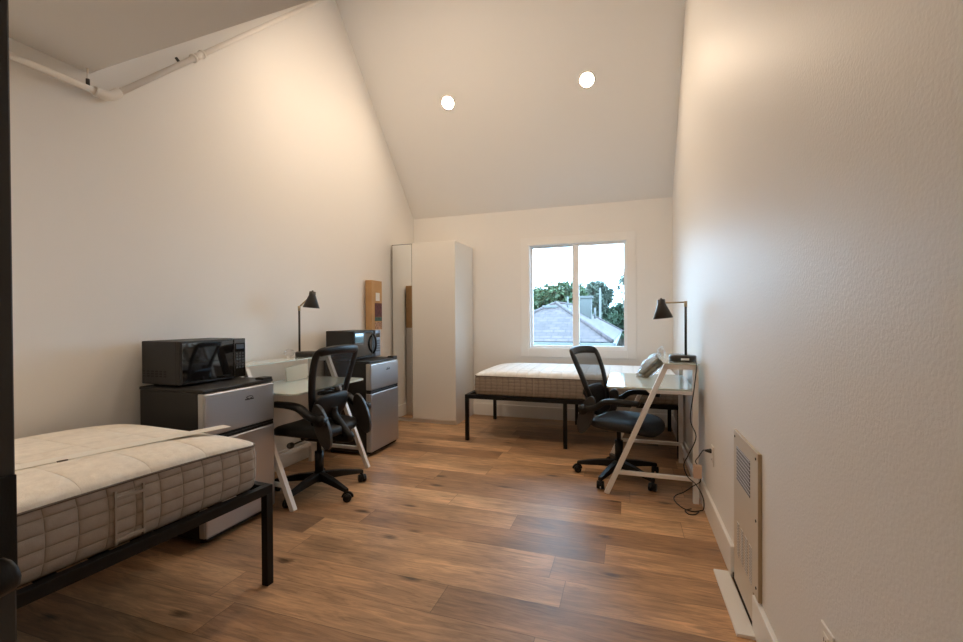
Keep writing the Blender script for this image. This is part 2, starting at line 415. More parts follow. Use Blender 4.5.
b.box((XL-T, YF-1.6, 0), (XR+T, YF-1.5, EZ)); b.box((-1.2, YF-1.5, 0), (-1.1, YF-.12, EZ)); b.box((XR, YF-1.5, 0), (XR+T, YF-.12, EZ))
b.build('wall_hall', M['wall'], kind='structure')
# baseboards
BH, BT = .15, .018
def board(name, lo, hi):
    b = MB(); b.box(lo, hi, .004); return b.build(name, M['trim'], kind='structure')
board('baseboard_left', (XL, YF, 0), (XL+BT, YB, BH))
board('baseboard_back', (XL+BT, YB-BT, 0), (XR-BT, YB, BH))
board('baseboard_right', (XR-BT, 2.355, 0), (XR, YB, BH))
board('baseboard_right.001', (XR-BT, YF, 0), (XR, 1.974, BH))
# window: flat casing, vinyl frame, two sashes with their panes
w = struct_root('window_1', ((WX0+WX1)/2, YB, WZ0))
def frame(name, x0, x1, z0, z1, t, y0, y1, mat, parent, t2=None, tr=None):
    b = MB(); o = parent.location; q = t if t2 is None else t2; tr = tr or t
    for lo, hi in (((x0, y0, z0), (x0+t, y1, z1)), ((x1-tr, y0, z0), (x1, y1, z1)), ((x0+t, y0, z0), (x1-tr, y1, z0+q)), ((x0+t, y0, z1-q), (x1-tr, y1, z1))):
        b.box([lo[i]-o[i] for i in range(3)], [hi[i]-o[i] for i in range(3)], .0025)
    return b.build(name, mat, parent)
frame('casing', -1.27, .09, .765, 2.245, .096, YB-.014, YB, M['trim'], w)
frame('frame', WX0, WX1, WZ0, WZ1, .02, YB-.006, YB+.10, M['vinyl'], w)
frame('sash', WX0+.02, -.572, WZ0+.02, WZ1-.02, .024, YB+.055, YB+.085, M['vinyl'], w)
frame('sash', -.634, WX1-.02, WZ0+.02, WZ1-.02, .076, YB+.02, YB+.052, M['vinyl'], w, .026, .022)
for x0, x1, yy in ((WX0+.03, -.59, YB+.07), (-.60, WX1-.04, YB+.036)):
    b = MB(); o = w.location
    b.box((x0-o[0], yy-.002-o[1], WZ0+.03-o[2]), (x1-o[0], yy+.002-o[1], WZ1-.03-o[2])); b.build('pane', M['glass'], w)
# open entrance door at the left edge
d = struct_root('door_1', (-.580, .265, 0))
b = MB(); b.box((-.045, -.80, .01), (0, 0, 2.02), .002); b.build('door_leaf', M['door_paint'], d)
lk = MB(); lk.box((0, -.10, .985), (.004, -.001, 1.098), .001); pl = lk.build('lock_plate', M['black_plastic'], d)
h = MB(); h.cyl((.003, -.038, 1.015), (.036, -.038, 1.015), .012, 14); h.tube(smoothpath([(.036, -.023, 1.017), (.038, -.036, 1.016), (.037, -.07, 1.013), (.034, -.11, 1.01), (.03, -.15, 1.006)], 4), [.010]+[.0165]*4+[.016]*4+[.015]*4+[.012]*4, 12)
h.build('door_handle', M['black_plastic'], d)

# ------------------------------------------------------------------ ceiling downlights
sl = Vector((0, RZ-EZ, YB-RY)); sl.normalize()     # up-normal of the rear slope is (0, +, +)
def downlight(label, x, y, rear=True, src=None):
    if rear: z = EZ-T*1.12+(YB+T-y)*(RZ-EZ+T*1.12)/(YB+T-RY); n = Vector((0, -(RZ-EZ+T*1.12), -(YB+T-RY)))
    else: fy = FY+(FYR-FY)*(x-XL+T)/(XR-XL+2*T); z = EZ-.013+(y-fy)*(RZ-EZ+.013)/(RY-fy); n = Vector((0, RZ-EZ+.013, -(RY-fy)))
    n.normalize()
    if src is None:
        t = thing('ceiling_light', label, 'ceiling light', (x, y, z), group='recessed ceiling lights')
        b = MB(); b.lathe([(.064, -.002), (.064, .010), (.078, .010), (.083, .005), (.083, -.002)], 40); b.build('trim_ring', M['outlet'], t)
        b = MB(); b.lathe([(0, .006), (.0645, .006), (.0645, .0), (0, .0)], 40); b.build('lens', M['lens'], t)
    else:
        t = copy_tree(src); t['label'] = label; t.location = (x, y, z)
    t.rotation_mode = 'QUATERNION'; t.rotation_quaternion = n.to_track_quat('Z', 'Y')
    return t
l1 = downlight('round recessed ceiling light above the wardrobe side, left of the two lit', -1.86, 4.447)
downlight('round recessed ceiling light above the window, right of the two lit', -.375, 4.456, src=l1)
downlight('added unseen recessed ceiling light on the front slope above the left desk', -1.86, 2.60, False, l1)  # out of view, added to brighten the room from the front slope
downlight('added unseen recessed ceiling light on the front slope above the middle floor', -1.2, 2.5, False, l1)  # another unseen light, added for overall brightness
l5 = copy_tree(l1); l5['label'] = 'added unseen recessed ceiling light in the flat ceiling above the foreground bed'; l5.location = (-2.0, -.12, EZ-.013); l5.rotation_quaternion = Vector((0, 0, -1)).to_track_quat('Z', 'Y')  # unseen light added to brighten the foreground bed and left wall

# ------------------------------------------------------------------ sprinkler pipe
t = thing('sprinkler_pipe', 'white painted pipe running along the left wall under the ceiling', 'pipe', (XL, 1.645, 2.482))
E1 = Vector((.05, 0, 0)); up = Vector((0, 1, .986)); up.normalize()
b = MB(); b.tube([(.05, -2.24, -.005), tuple(E1)], .017, 14); b.tube([tuple(E1), tuple(E1+up*2.66)], .017, 14); b.build('pipe_run', M['pipe'], t)
b = MB(); b.tube(smoothpath([E1+Vector((0, -.07, 0)), E1+Vector((0, -.005, .004)), E1+up*.07], 6), .025, 16); b.build('elbow', M['pipe'], t)
b = MB(); b.cyl(E1+up*.70, E1+up*.79, .022, 16); b.cyl(E1+up*.695, E1+up*.71, .027, 16); b.cyl(E1+up*.78, E1+up*.795, .027, 16); b.build('coupling', M['pipe'], t)
for p, q in ((E1+Vector((0, -.10, .016)), E1+Vector((0, -.10, .048))), (E1+up*.575+Vector((0, -.012, .014)), E1+up*.575+Vector((-.008, -.022, .032)))):
    b = MB(); b.tube([p, q], .009, 8); b.build('clip', M['clip'], t)
b = MB(); b.cyl(E1+Vector((0, -.10, .016)), E1+Vector((0, -.10, .105)), .005, 8); b.build('hanger_rod', M['pipe'], t)

# ------------------------------------------------------------------ beds
def bed(label, group=None):
    """local: long side x 0..2.03 at front y=0, depth y 0..1.06"""
    t = thing('bed_frame', label, 'bed frame', group=group)
    Lx, Ly, H, s = 2.03, 1.02, .47, .036
    b = MB()
    for y in (0, Ly-s): b.box((0, y, H-.04), (Lx, y+s, H), .002)
    for x in (0, Lx-s): b.box((x, s, H-.04), (x+s, Ly-s, H), .002)
    b.box((Lx/2-.018, s, H-.04), (Lx/2+.018, Ly-s, H-.006), .002)
    b.build('side_rails', M['black_steel'], t)
    for x in (0, Lx/2-s/2, Lx-s):
        for y in (0, Ly-s):
            b = MB(); b.box((x, y, 0), (x+s, y+s, H-.04), .002); b.build('leg', M['black_steel'], t)
    b = MB()
    for k in range(14):
        x = .08+k*(Lx-.2)/13; b.box((x, s, H-.025), (x+.045, Ly-s, H-.008), .002)
    b.build('slats', M['black_steel'], t)
    return t
bed1 = bed('black steel bed frame in the foreground, in front of the first fridge', 'black steel bed frames')
bed1.location = (-1.60-2.03*math.sin(.055), 1.645-2.03*math.cos(.055), 0); bed1.rotation_euler = (0, 0, PI/2-.055)
dup(bed1, 'black steel bed frame standing under the window', (-1.585, 4.18, 0), 0)

def mattress(name, label, side, top, dome, bulge=0, h=.195):
    """local: x 0..1.92, y 0..0.98, z 0..; handles on the y=0 side"""
    t = thing(name, label, 'mattress', group='mattresses')
    Lx, Ly, r = 1.94, .985, .055
    lift = lambda x, z: bulge*(z/h)*(1-abs(2*x/Lx-1)**4)
    def outline(inset=0, n=8):
        pts = []
        for cx, cy, a0 in ((Lx-r, Ly-r, 0), (r, Ly-r, PI/2), (r, r, PI), (Lx-r, r, 3*PI/2)):
            for k in range(n+1):
                a = a0+k*PI/2/n; pts.append((cx+(r-inset)*math.cos(a), cy+(r-inset)*math.sin(a)))
        out = []
        for p, q in zip(pts, pts[1:]+pts[:1]):
            d = math.hypot(q[0]-p[0], q[1]-p[1]); m = max(1, int(d/.08))
            out += [(p[0]+(q[0]-p[0])*i/m, p[1]+(q[1]-p[1])*i/m) for i in range(m)]
        return out
    O = outline(); n = len(O); cx, cy = Lx/2, Ly/2
    def ring(s, z, o=O): return [(cx+(p[0]-cx)*1+s*(1 if p[0] > cx else -1)*min(1, abs(p[0]-cx)/(cx)), cy+(p[1]-cy)+s*(1 if p[1] > cy else -1)*min(1, abs(p[1]-cy)/cy), z) for p in o]
    prof = [(-.012, .0), (-.003, .012), (.003, .05), (.005, h/2), (.003, h-.04), (-.002, h-.004)]
    b = MB(); tm = bmesh.new(); R = [[tm.verts.new((p[0], p[1], p[2]+lift(p[0], p[2]))) for p in ring(s, z)] for s, z in prof]
    # resample long sides for pattern shading is not needed, faces are flat
    for A, B in zip(R, R[1:]):
        for j in range(n): tm.faces.new((A[j], A[(j+1) % n], B[(j+1) % n], B[j]))
    tm.faces.new(R[0][::-1]); b.add(tm, 0, True); b.build('side_border', side, t)
    # domed top
    b = MB()
    def f(u, v):
        a, c = 2*u-1, 2*v-1
        a = math.copysign(1-(1-abs(a))**1.6, a); c = math.copysign(1-(1-abs(c))**1.6, c)
        e = ((1-abs(a)**7)*(1-abs(c)**5))
        # keep the rim on the rounded-corner outline
        X, Y = cx*a, cy*c
        qx, qy = max(abs(X)-(cx-r), 0), max(abs(Y)-(cy-r), 0); q = math.hypot(qx, qy)
        mx_ = max(qx, qy)
        if q > 1e-6:
            k = mx_/q; X = math.copysign(min(abs(X), cx-r)+qx*k, X); Y = math.copysign(min(abs(Y), cy-r)+qy*k, Y)
        return (cx+X, cy+Y, h-.004+dome*max(0, e)**.42+lift(cx+X, h-.004))
    b.grid(f, 60, 40); b.build('top_panel', top, t)
    b = MB(); b.tube([(p[0], p[1], h-.003+lift(p[0], h-.003)) for p in O], .0045, 6, closed=True); b.build('piping', M['piping'], t)
    return t, Lx, h
m1, ml, mh = mattress('mattress', 'cream mattress with taupe quilted sides on the foreground bed', M['side_cloth'], M['top_cloth'], .056, .022, .198)
an = .06; m1.location = (-1.630-1.94*math.sin(an), 1.60-1.94*math.cos(an), .471); m1.rotation_euler = (0, 0, PI/2-an)
for xx in (1.36, .42):
    b = MB(); b.box((xx-.012, -.0095, .012), (xx-.006, .004, mh-.004)); b.box((xx+.076, -.0095, .012), (xx+.082, .004, mh-.004))
    b.box((xx-.01, -.0095, .02), (xx+.08, .003, .032), .002); b.box((xx-.01, -.0095, mh-.035), (xx+.08, .003, mh-.023), .002)
    b.build('handle', M['strap'], m1)
m2, _, _ = mattress('mattress', 'white topped mattress with grey-brown sides under the window', M['side_fine'], M['top_white'], .064)
m2.location = (-1.49, 4.19, .471)
for xx in (.62, 1.30):
    b = MB(); b.box((xx-.004, -.010, .012), (xx+.004, .004, mh-.01)); b.build('seam_strap', M['strap'], m2)

# strip lying on the near mattress
t = MB(); t.box((-.035, -1.62, 0), (.035, 0, .003), .001)
for k in range(3): t.box((.030, -.62-k*.36, 0), (.040, -.59-k*.36, .004), .001, 1)
o = t.build('plastic_strip', [M['white_plastic'], M['piping']]); o.location = (-1.84, 1.61, .735); o.rotation_euler = (-.012, 0, -.222)
tag(o, 'long flat white strip lying on the cream mattress', 'strip')

# ------------------------------------------------------------------ fridges (front faces +x; local origin at the near front floor corner; x<0 is deeper, y 0..0.5)
def fridge(label):
    t = thing('mini_fridge', label, 'fridge', group='two-door mini fridges')
    W, H, Dp = .50, .845, .51
    b = MB(); b.box((-Dp, .004, .03), (-.055, W-.004, H), .006); b.build('body', M['black_case'], t)
    b = MB(); b.box((-Dp, 0, H), (-.012, W, H+.02), .006); b.build('top_cover', M['black_case'], t)
    b = MB(); b.box((-.10, .02, .02), (-.02, W-.02, .045), .004); b.build('kick_plate', M['black_plastic'], t)
    for y in (.05, W-.05):
        for x in (-.08, -Dp+.06):
            b = MB(); b.cyl((x, y, 0), (x, y, .03), .016, 14); b.build('foot', M['grey_plastic'], t)
    def door(name, z0, z1, top):
        b = MB(); b.box((-.052, .002, z0), (-.012, W-.002, z1), .004, 1); b.box((-.014, 0.004, z0), (0, W-.004, z1), .010, 0, 4)
        o = b.build(name, [M['steel'], M['steel_light']], t)
        g = MB(); g.box((-.05, .006, z1 if not top else z0-.016), (-.006, W-.006, (z1+.016) if not top else z0), .003); g.build('grip', M['black_plastic'], o)
        return o
    f = door('freezer_door', .605, H-.004, True); door('fridge_door', .045, .572, False)
    e = MB(); e.tube([(.002, .30+.024*math.cos(a), .775+.010*math.sin(a)) for a in [k*PI/8 for k in range(9)]], .0022, 6)
    for k in range(5): e.box((.0, .268+k*.013, .763), (.003, .278+k*.013, .770+.004*(k % 2)))
    e.build('emblem', M['emblem'], f)
    b = MB(); b.box((-.075, W-.085, H+.018), (-.008, W-.01, H+.034), .004); b.build('hinge_cover', M['black_plastic'], t)
    return t
f1 = fridge('silver mini fridge behind the foreground bed, closest to the camera'); f1.location = (-2.19, 1.775, 0)
dup(f1, 'silver mini fridge between the left desk and the wardrobe', (-2.19, 3.40, 0), 0)

# ------------------------------------------------------------------ microwaves (front faces +x)
def mw_body(t, W, D, H, side):
    b = MB(); b.box((-D, 0, .012), (-.03, W, H), .005); o = b.build('case', side, t)
    for y in (.05, W-.05):
        for x in (-D+.05, -.08):
            b = MB(); b.cyl((x, y, 0), (x, y, .013), .014, 12); b.build('foot', M['black_plastic'], t)
    return o
W_, D_, H_ = .445, .31, .262
t = thing('microwave', 'black microwave with glossy black front on the nearest fridge', 'microwave', (-2.395, 1.795, .866))
cs = mw_body(t, W_, D_, H_, M['black_case'])
b = MB()
for r in range(3):
    for k in range(6): b.box((-.30+k*.034, -.0015, .055+r*.014), (-.28+k*.034, .003, .064+r*.014), .001)
b.build('side_vents', M['dark'], cs)
b = MB(); b.box((-.03, .0, .012), (-.004, W_*.80, H_), .004); b.box((-.006, .012, .022), (0, W_*.80-.004, H_-.010), .002, 1); dr = b.build('door', [M['black_case'], M['black_glass']], t)
b = MB(); b.box((-.03, W_*.80+.002, .012), (0, W_, H_), .004); cp = b.build('control_panel', M['black_glass'], t)
b = MB()
for r in range(6):
    for k in range(3): b.box((-.001, W_*.835+k*.022, .07+r*.018), (.0015, W_*.835+.015+k*.022, .081+r*.018), .0005)
b.build('buttons', M['grey_plastic'], cp)
b = MB(); b.box((-.001, W_*.835, .195), (.0015, W_*.97, .225), .0005); b.build('display', M['emblem'], cp)

t = thing('microwave', 'black and silver microwave with curved handle on the fridge by the wardrobe', 'microwave', (-2.36, 3.40, .866))
cs = mw_body(t, W_, D_, .272, M['black_case'])
b = MB(); b.box((-.03, 0, .012), (-.004, W_*.78, .272), .005); b.box((-.006, .012, .03), (0, W_*.78-.055, .252), .004, 1); dr = b.build('door', [M['black_case'], M['black_glass']], t)
b = MB(); b.tube(smoothpath([(0, W_*.70, .05), (.03, W_*.70-.01, .085), (.042, W_*.70-.014, .142), (.03, W_*.70-.01, .20), (0, W_*.70, .235)], 5), .010, 10); b.build('handle', M['black_plastic'], dr)
b = MB(); b.box((-.03, W_*.78+.002, .012), (0, W_, .272), .005); cp = b.build('control_panel', M['steel_dark'], t)
b = MB()
for r in range(5):
    for k in range(3): b.box((-.001, W_*.815+k*.024, .06+r*.024), (.0015, W_*.815+.017+k*.024, .076+r*.024), .0005)
b.build('buttons', M['grey_plastic'], cp)
b = MB(); b.box((-.001, W_*.815, .20), (.0015, W_*.965, .24), .0005); b.build('display', M['black_glass'], cp)

# ------------------------------------------------------------------ desks (wall side at x=0, user side at -x; trestles at y=0 and y=DL)
DL = .86
def desk(label):
    t = thing('desk', label, 'desk', group='white trestle desks')
    s = .034
    for y in (0, DL):
        b = MB()
        b.bar((-.60, y, 0), (-.205, y, .92), s, s, (0, 1, 0)); b.build('slanted_leg', M['desk_white'], t)
        b = MB(); b.box((-.042, y-s/2, 0), (-.008, y+s/2, .92), .002); b.build('back_leg', M['desk_white'], t)
        b = MB(); b.box((-.225, y-s/2, .895), (-.008, y+s/2, .928), .002); b.build('shelf_support', M['desk_white'], t)
        b = MB(); b.box((-.53, y-.012, .145), (-.04, y+.012, .172), .002); b.build('stretcher', M['desk_white'], t)
    for z0, z1 in ((.145, .172), (.70, .73)):
        b = MB(); b.box((-.036, s/2, z0), (-.014, DL-s/2, z1), .002); b.build('rear_rail', M['desk_white'], t)
    for y in (.03, DL-.03):
        b = MB(); b.box((-.30, y-.012, .72), (-.02, y+.012, .743), .002); b.prism([(-.335, .743), (-.245, .743), (-.29, .700)], y-.012, y+.012, 'y'); b.build('top_bracket', M['desk_white'], t)
    b = MB(); o = []
    x0, x1, y0, y1, r = -.60, -.012, .022, DL-.022, .05
    for cx, cy, a0 in ((x1-.01, y1-.01, 0), (x0+r, y1-r, PI/2), (x0+r, y0+r, PI), (x1-.01, y0+.01, 1.5*PI)):
        rr = .01 if cx > -.1 else r
        for k in range(7): a = a0+k*PI/12; o.append((cx+rr*math.cos(a), cy+rr*math.sin(a)))
    b.prism(o, .743, .757, 'z', bev=.002); b.build('glass_top', M['desk_glass'], t)
    b = MB(); b.box((-.222, -.022, .928), (-.004, DL+.022, .936), .002); b.build('glass_shelf', M['desk_glass'], t)
    return t
d1 = desk('white trestle desk with glass top at the right wall'); d1.location = (.452, 3.225, 0)
dup(d1, 'white trestle desk with glass top between the two fridges', (-2.672, 3.165, 0), PI)

# ------------------------------------------------------------------ desk lamps
def lamp(label, loc, arm_up, rz, px, reach):
    t = thing('desk_lamp', label, 'desk lamp', loc, rz, 'dark cone desk lamps')
    b = MB(); b.lathe([(0, 0), (.086, 0), (.090, .004), (.090, .036), (.085, .042), (0, .042)], 36); bs = b.build('base', M['lamp'], t)
    b = MB(); b.box((-.026, -.0915, .013), (.026, -.086, .027), .001); b.build('port_panel', M['lab_white'], bs)
    b = MB(); b.cyl((px, 0, .041), (px, 0, .40), .0085, 14); b.build('pole', M['lamp'], t)
    b = MB(); b.cyl((px, 0, .385), (px, 0, .425), .011, 14); b.build('joint', M['brass'], t)
    ex, ez = px-reach, .42+arm_up
    b = MB(); b.tube([(px, 0, .418), (ex, 0, ez)], .006, 10); b.build('arm', M['brass'], t)
    b = MB(); th = .05
    R = Matrix.Translation((ex, 0, ez))@Matrix.Rotation(-.10, 4, 'Y')
    b.lathe([(0, .036), (.007, .036), (.009, .028), (.026, .026), (.028, -.008), (.031, -.014), (.068, -.110), (.066, -.111), (.029, -.016), (.0, -.012)], 32, 0, R)
    sh = b.build('shade', M['lamp'], t)
    b = MB(); b.lathe([(.0645, -.1105), (.028, -.02), (0, -.018)], 32, 0, R); b.build('shade_lining', M['lamp_in'], sh)
    return t
lamp('dark cone desk lamp on the right desk, by the window', (.367, 3.40, .936), -.006, .08, .022, .160)
lamp('dark cone desk lamp on the left desk behind the mesh chair', (-2.565, 3.02, .936), .10, 3.40, .062, .115)

# ------------------------------------------------------------------ office chairs (facing +x)
def chair(label, loc, rz, base_rz, sx=0, sz=0, bx=.09, lk=.20, hz=0):
    t = thing('office_chair', label, 'chair', loc, rz, 'black mesh office chairs')
    bp, bs, nt_ = M['black_plastic'], M['black_soft'], M['net']
    b = MB(); b.cyl((0, 0, .075), (0, 0, .145), .042, 20, r2=.036)
    ends = []
    for k in range(5):
        a = base_rz-rz+k*2*PI/5; c, s = math.cos(a), math.sin(a); ends.append((c, s))
        def P(r, w, z): return (c*r-s*w, s*r+c*w, z)
        b.hexa([P(.02, -.026, .085), P(.02, .026, .085), P(.17, .022, .078), P(.17, -.022, .078), P(.02, -.024, .14), P(.02, .024, .14), P(.17, .02, .122), P(.17, -.02, .122)], bev=.004)
        b.hexa([P(.165, -.022, .078), P(.165, .022, .078), P(.325, .016, .064), P(.325, -.016, .064), P(.165, -.02, .1225), P(.165, .02, .1225), P(.325, .014, .088), P(.325, -.014, .088)], bev=.004)
    b.build('base', bp, t)
    for i, (c, s) in enumerate(ends):
        b = MB(); p = Vector((c*.315, s*.315, 0)); a = random.uniform(0, 2*PI); dx, dy = math.cos(a), math.sin(a)
        q = p+Vector((-dy*.010, dx*.010, .029))
        b.cyl(p+Vector((0, 0, .045)), p+Vector((0, 0, .075)), .010, 10)
        for sgn in (-1, 1): b.cyl(q+Vector((dx, dy, 0))*(sgn*.006), q+Vector((dx, dy, 0))*(sgn*.026), .028, 18)
        b.tube([q+Vector((-dy*.033*math.cos(w)-0, dx*.033*math.cos(w), .033*math.sin(w))) for w in [k*PI/8 for k in range(9)]], .009, 8)
        b.build('caster', bp, t)
    b = MB(); b.cyl((0, 0, .14), (0, 0, .29), .031, 20); b.cyl((0, 0, .28), (0, 0, .40), .017, 18); b.build('gas_column', bp, t)
    b = MB(); b.box((-.13, -.075, .375), (.11, .075, .425), .014, 0, 3); b.box((-.22, -.03, .385), (-.10, .03, .425), .008); mch = b.build('tilt_mechanism', bp, t)
    b = MB(); b.cyl((.03, .07, .40), (.03, .235, .395), .006, 8); b.lathe([(0, -.02), (.016, -.02), (.020, -.012), (.020, .012), (.016, .02), (0, .02)], 16, 0, Matrix.Translation((.03, .245, .395))@Matrix.Rotation(PI/2, 4, 'X'))
    b.build('tilt_lever', M['grey_plastic'], mch)
    # seat: waterfall cushion
    b = MB()
    def seat(u, v):
        a, c = 2*PI*u, v*PI-PI/2
        sq = lambda w, e: math.copysign(abs(w)**e, w)
        x = .245*sq(math.cos(c), .35)*sq(math.cos(a), .55); y = .245*sq(math.cos(c), .35)*sq(math.sin(a), .55); z = .042*sq(math.sin(c), .6)
        z += .014*(abs(y)/.245)**2 - .03*max(0, (x-.1)/.145)**2
        return (x+.02+sx, y, .465+sz+z)
    b.grid(seat, 48, 20, wrap=True); b.build('seat', bs, t)
    # back frame: rounded trapezoid loop, leaning and bowed
    def back(a, z):   # a in -1..1 across, z height -> point on the bowed surface
        wv = a*.24; lean = -.235+bx-(z-.56)*lk-.10*max(0, (z-.8)); return Vector((lean+.032*a*a, wv, z+hz*(z-.5)/.55))
    loop = []
    prof = [(-.60, .515), (-.70, .58), (-.84, .70), (-.95, .84), (-1, .95), (-.985, 1.01), (-.90, 1.040), (-.75, 1.052), (-.4, 1.060), (0, 1.062)]
    full = prof+[(-a, z) for a, z in prof[-2::-1]]
    full += [(.45, .492), (0, .485), (-.45, .492)]
    pts = [back(a, z) for a, z in full]
    pts = smoothpath(pts+[pts[0]], 3)[:-1]
    b = MB(); tm = bmesh.new(); rings = []; n = len(pts); cen = back(0, .8)
    for i, p in enumerate(pts):
        dd = (pts[(i+1) % n]-pts[i-1]).normalized(); out = (p-cen); nx = Vector((1, 0, .2)).normalized()
        ow = dd.cross(nx).normalized()
        if ow.dot(out) < 0: ow = -ow
        wd = .052
        ring = []
        for k in range(10):
            w = 2*PI*k/10; ring.append(tm.verts.new(p-ow*(wd*.5)+ow*(wd*math.cos(w)*.62)+nx*(.015*math.sin(w))))
        rings.append(ring)
    for i in range(n):
        A, B = rings[i], rings[(i+1) % n]
        for k in range(10): tm.faces.new((A[k], A[(k+1) % 10], B[(k+1) % 10], B[k]))
    bmesh.ops.recalc_face_normals(tm, faces=tm.faces[:]); b.add(tm, 0, True)
    bf = b.build('back_frame', bp, t)
    b = MB()
    def net(u, v):
        z = .52+v*.525; i = 0
        hw = .0
        for (a0, z0), (a1, z1) in zip(prof, prof[1:]):
            if z0 <= z <= z1 and z1 > z0: hw = abs(a0+(a1-a0)*(z-z0)/(z1-z0)); break
        else: hw = .9
        return back((2*u-1)*max(hw-.06, .3), z)+Vector((.004, 0, 0))
    b.grid(net, 16, 20); b.build('mesh_back', nt_, bf)
    b = MB()
    def pad(u, v):
        a = 2*PI*v; q = back((2*u-1)*.80, .64+.085*math.sin(a)); e = (1-abs(2*u-1)**6)**.5
        return (q.x-.022+.02*math.cos(a)*e, q.y, .64+(q.z-.64)*max(e, .25))
    b.grid(pad, 20, 14); b.build('lumbar_support', bp, bf)
    b = MB(); b.tube(smoothpath([(-.16, 0, .40), (-.27, 0, .41), (-.30+bx*.5, 0, .46), (-.29+bx, 0, .56), back(0, .62)+Vector((-.03, 0, 0))], 5), [.03]*21, 10); b.build('back_stem', bp, t)
    for s in (-1, 1):
        # oval bracket joining seat and back
        b = MB(); o = []
        for k in range(24):
            w = 2*PI*k/24; o.append((.058*math.cos(w), .155*math.sin(w)))
        R = Matrix.Translation((-.215+sx, 0, .535+sz))@Matrix.Rotation(.34, 4, 'Y')
        b.prism(o, s*.224-.014, s*.224+.014, 'y', 0, .005, R); b.build('arm_bracket', M['grey_plastic'], t)
        b = MB(); yy = s*.252
        b.cyl((-.225+sx, s*.232, .58+sz), (-.225+sx, s*.276, .58+sz), .036, 18)
        pth = [Vector((p.x+sx, p.y, p.z+sz)) for p in smoothpath([(-.225, yy, .58), (-.13, yy, .605), (-.06, yy+s*.006, .652), (.02, yy+s*.008, .668), (.14, yy, .668), (.19, yy-s*.02, .664)], 5)]
        tm = bmesh.new(); rings = []
        for i, p in enumerate(pth):
            f = i/(len(pth)-1); dd = (pth[min(i+1, len(pth)-1)]-pth[max(i-1, 0)]).normalized(); sd = Vector((0, 1, 0)); u = sd.cross(dd).normalized()
            wd = .022+.018*min(1, f*1.6) if f < .95 else .026; hh = .026-.010*f
            rings.append([tm.verts.new(p+sd*(wd*math.copysign(abs(math.cos(w))**.6, math.cos(w)))+u*(hh*math.copysign(abs(math.sin(w))**.6, math.sin(w)))) for w in [k*PI/6 for k in range(12)]])
        for A, B in zip(rings, rings[1:]):
            for k in range(12): tm.faces.new((A[k], A[(k+1) % 12], B[(k+1) % 12], B[k]))
        tm.faces.new(rings[0]); tm.faces.new(rings[-1]); bmesh.ops.recalc_face_normals(tm, faces=tm.faces[:]); b.add(tm, 0, True)
        b.build('armrest', bp, t)
    return t
chair('black mesh office chair at the left desk between the fridges', (-2.135, 2.635, 0), PI-.02, -.32, bx=.15)
chair('black mesh office chair at the right desk in front of the window bed', (-.07, 3.57, 0), -.36, 3.05, .05, -.03, .075, .30, -.05)

# ------------------------------------------------------------------ wardrobe
t = thing('wardrobe', 'tall white wardrobe with a narrow mirror door in the corner', 'wardrobe', (-2.735, 4.73, 0))
Ww, Wd, Wh, ms = .83, .60, 2.155, .268
b = MB(); b.box((0, .022, 0), (Ww, Wd, Wh), .002); b.build('carcass', M['wardrobe'], t)
b = MB(); b.box((.0, 0, .045), (ms, .02, Wh-.004), .001, 1); b.box((.006, -.001, .05), (ms-.001, .004, Wh-.012), 0, 0); b.build('mirror_door', [M['mirror'], M['mirror_edge']], t)
b = MB(); b.box((ms+.004, -.001, .045), (Ww, .02, Wh-.002), .002); b.build('door', M['wardrobe'], t)

# cardboard box leaning on the left wall
t = thing('cardboard_box', 'tall narrow cardboard box leaning against the left wall by the wardrobe', 'box', (-2.70, 4.265, 0))
b = MB(); b.box((-.04, -.105, 0), (.04, .105, 1.13), .002, 1); b.box((-.04, -.105, 1.13), (.04, .105, 1.675), .002, 0); b.build('carton', [M['cardboard'], M['box_print']], t)
for nm, y0, y1, z0, z1, m in (('white_label', -.025, .055, 1.45, 1.54, 'lab_white'), ('dark_label', -.045, .10, 1.27, 1.425, 'lab_red'), ('teal_label', -.045, .10, 1.225, 1.268, 'lab_teal'), ('photo_label', -.045, .10, 1.135, 1.215, 'lab_photo'), ('red_mark', .0, .05, .88, .90, 'red_ink')):
    b = MB(); b.box((.0395, y0, z0), (.042, y1, z1)); b.build(nm, M[m], t)

# ------------------------------------------------------------------ things on the desks
t = thing('paper_card', 'white folded paper card tilted on the left desk', 'card', (-2.53, 2.865, .757), .2)
R = Matrix.Rotation(-.5, 4, 'Z')@Matrix.Rotation(-.30, 4, 'X')
b = MB(); b.box((-.085, -.006, .004), (.085, .006, .135), .003, 0, 2, Matrix.Rotation(-.62+PI/2, 4, 'Z')@Matrix.Rotation(.28, 4, 'X')@Matrix.Rotation(-.16, 4, 'Y'))
b.build('front_panel', M['paper'], t)
b = MB(); b.box((-.07, .05, .0), (.07, .056, .09), .002, 0, 2, Matrix.Rotation(-.62+PI/2, 4, 'Z')@Matrix.Rotation(-.15, 4, 'X')); b.build('rear_panel', M['paper'], t)
def crumple(n, s, seed, squash=1):
    rnd = random.Random(seed); t = bmesh.new(); bmesh.ops.create_icosphere(t, subdivisions=3, radius=1)
    from mathutils import noise
    for v in t.verts:
        d = v.co.normalized(); k = 1+.35*noise.noise(d*2.3+Vector((seed, 0, 0)))+.22*noise.noise(d*5+Vector((0, seed, 0)))
        v.co = Vector((d.x*s[0]*k, d.y*s[1]*k, d.z*s[2]*k))
    return t
t = MB(); t.add(crumple(3, (.035, .045, .032), 3)); o = t.build('plastic_wrap', M['film']); o.location = (-2.64, 2.90, .972); tag(o, 'small crumpled clear plastic wrap beside the left desk lamp', 'plastic wrap')
t = thing('wrapped_bundle', 'grey-brown bundle in a clear plastic bag on the right desk', 'bag', (.175, 3.86, .757), .35)
R = Matrix.Translation((0, 0, .085))@Matrix.Rotation(-.72, 4, 'Y')
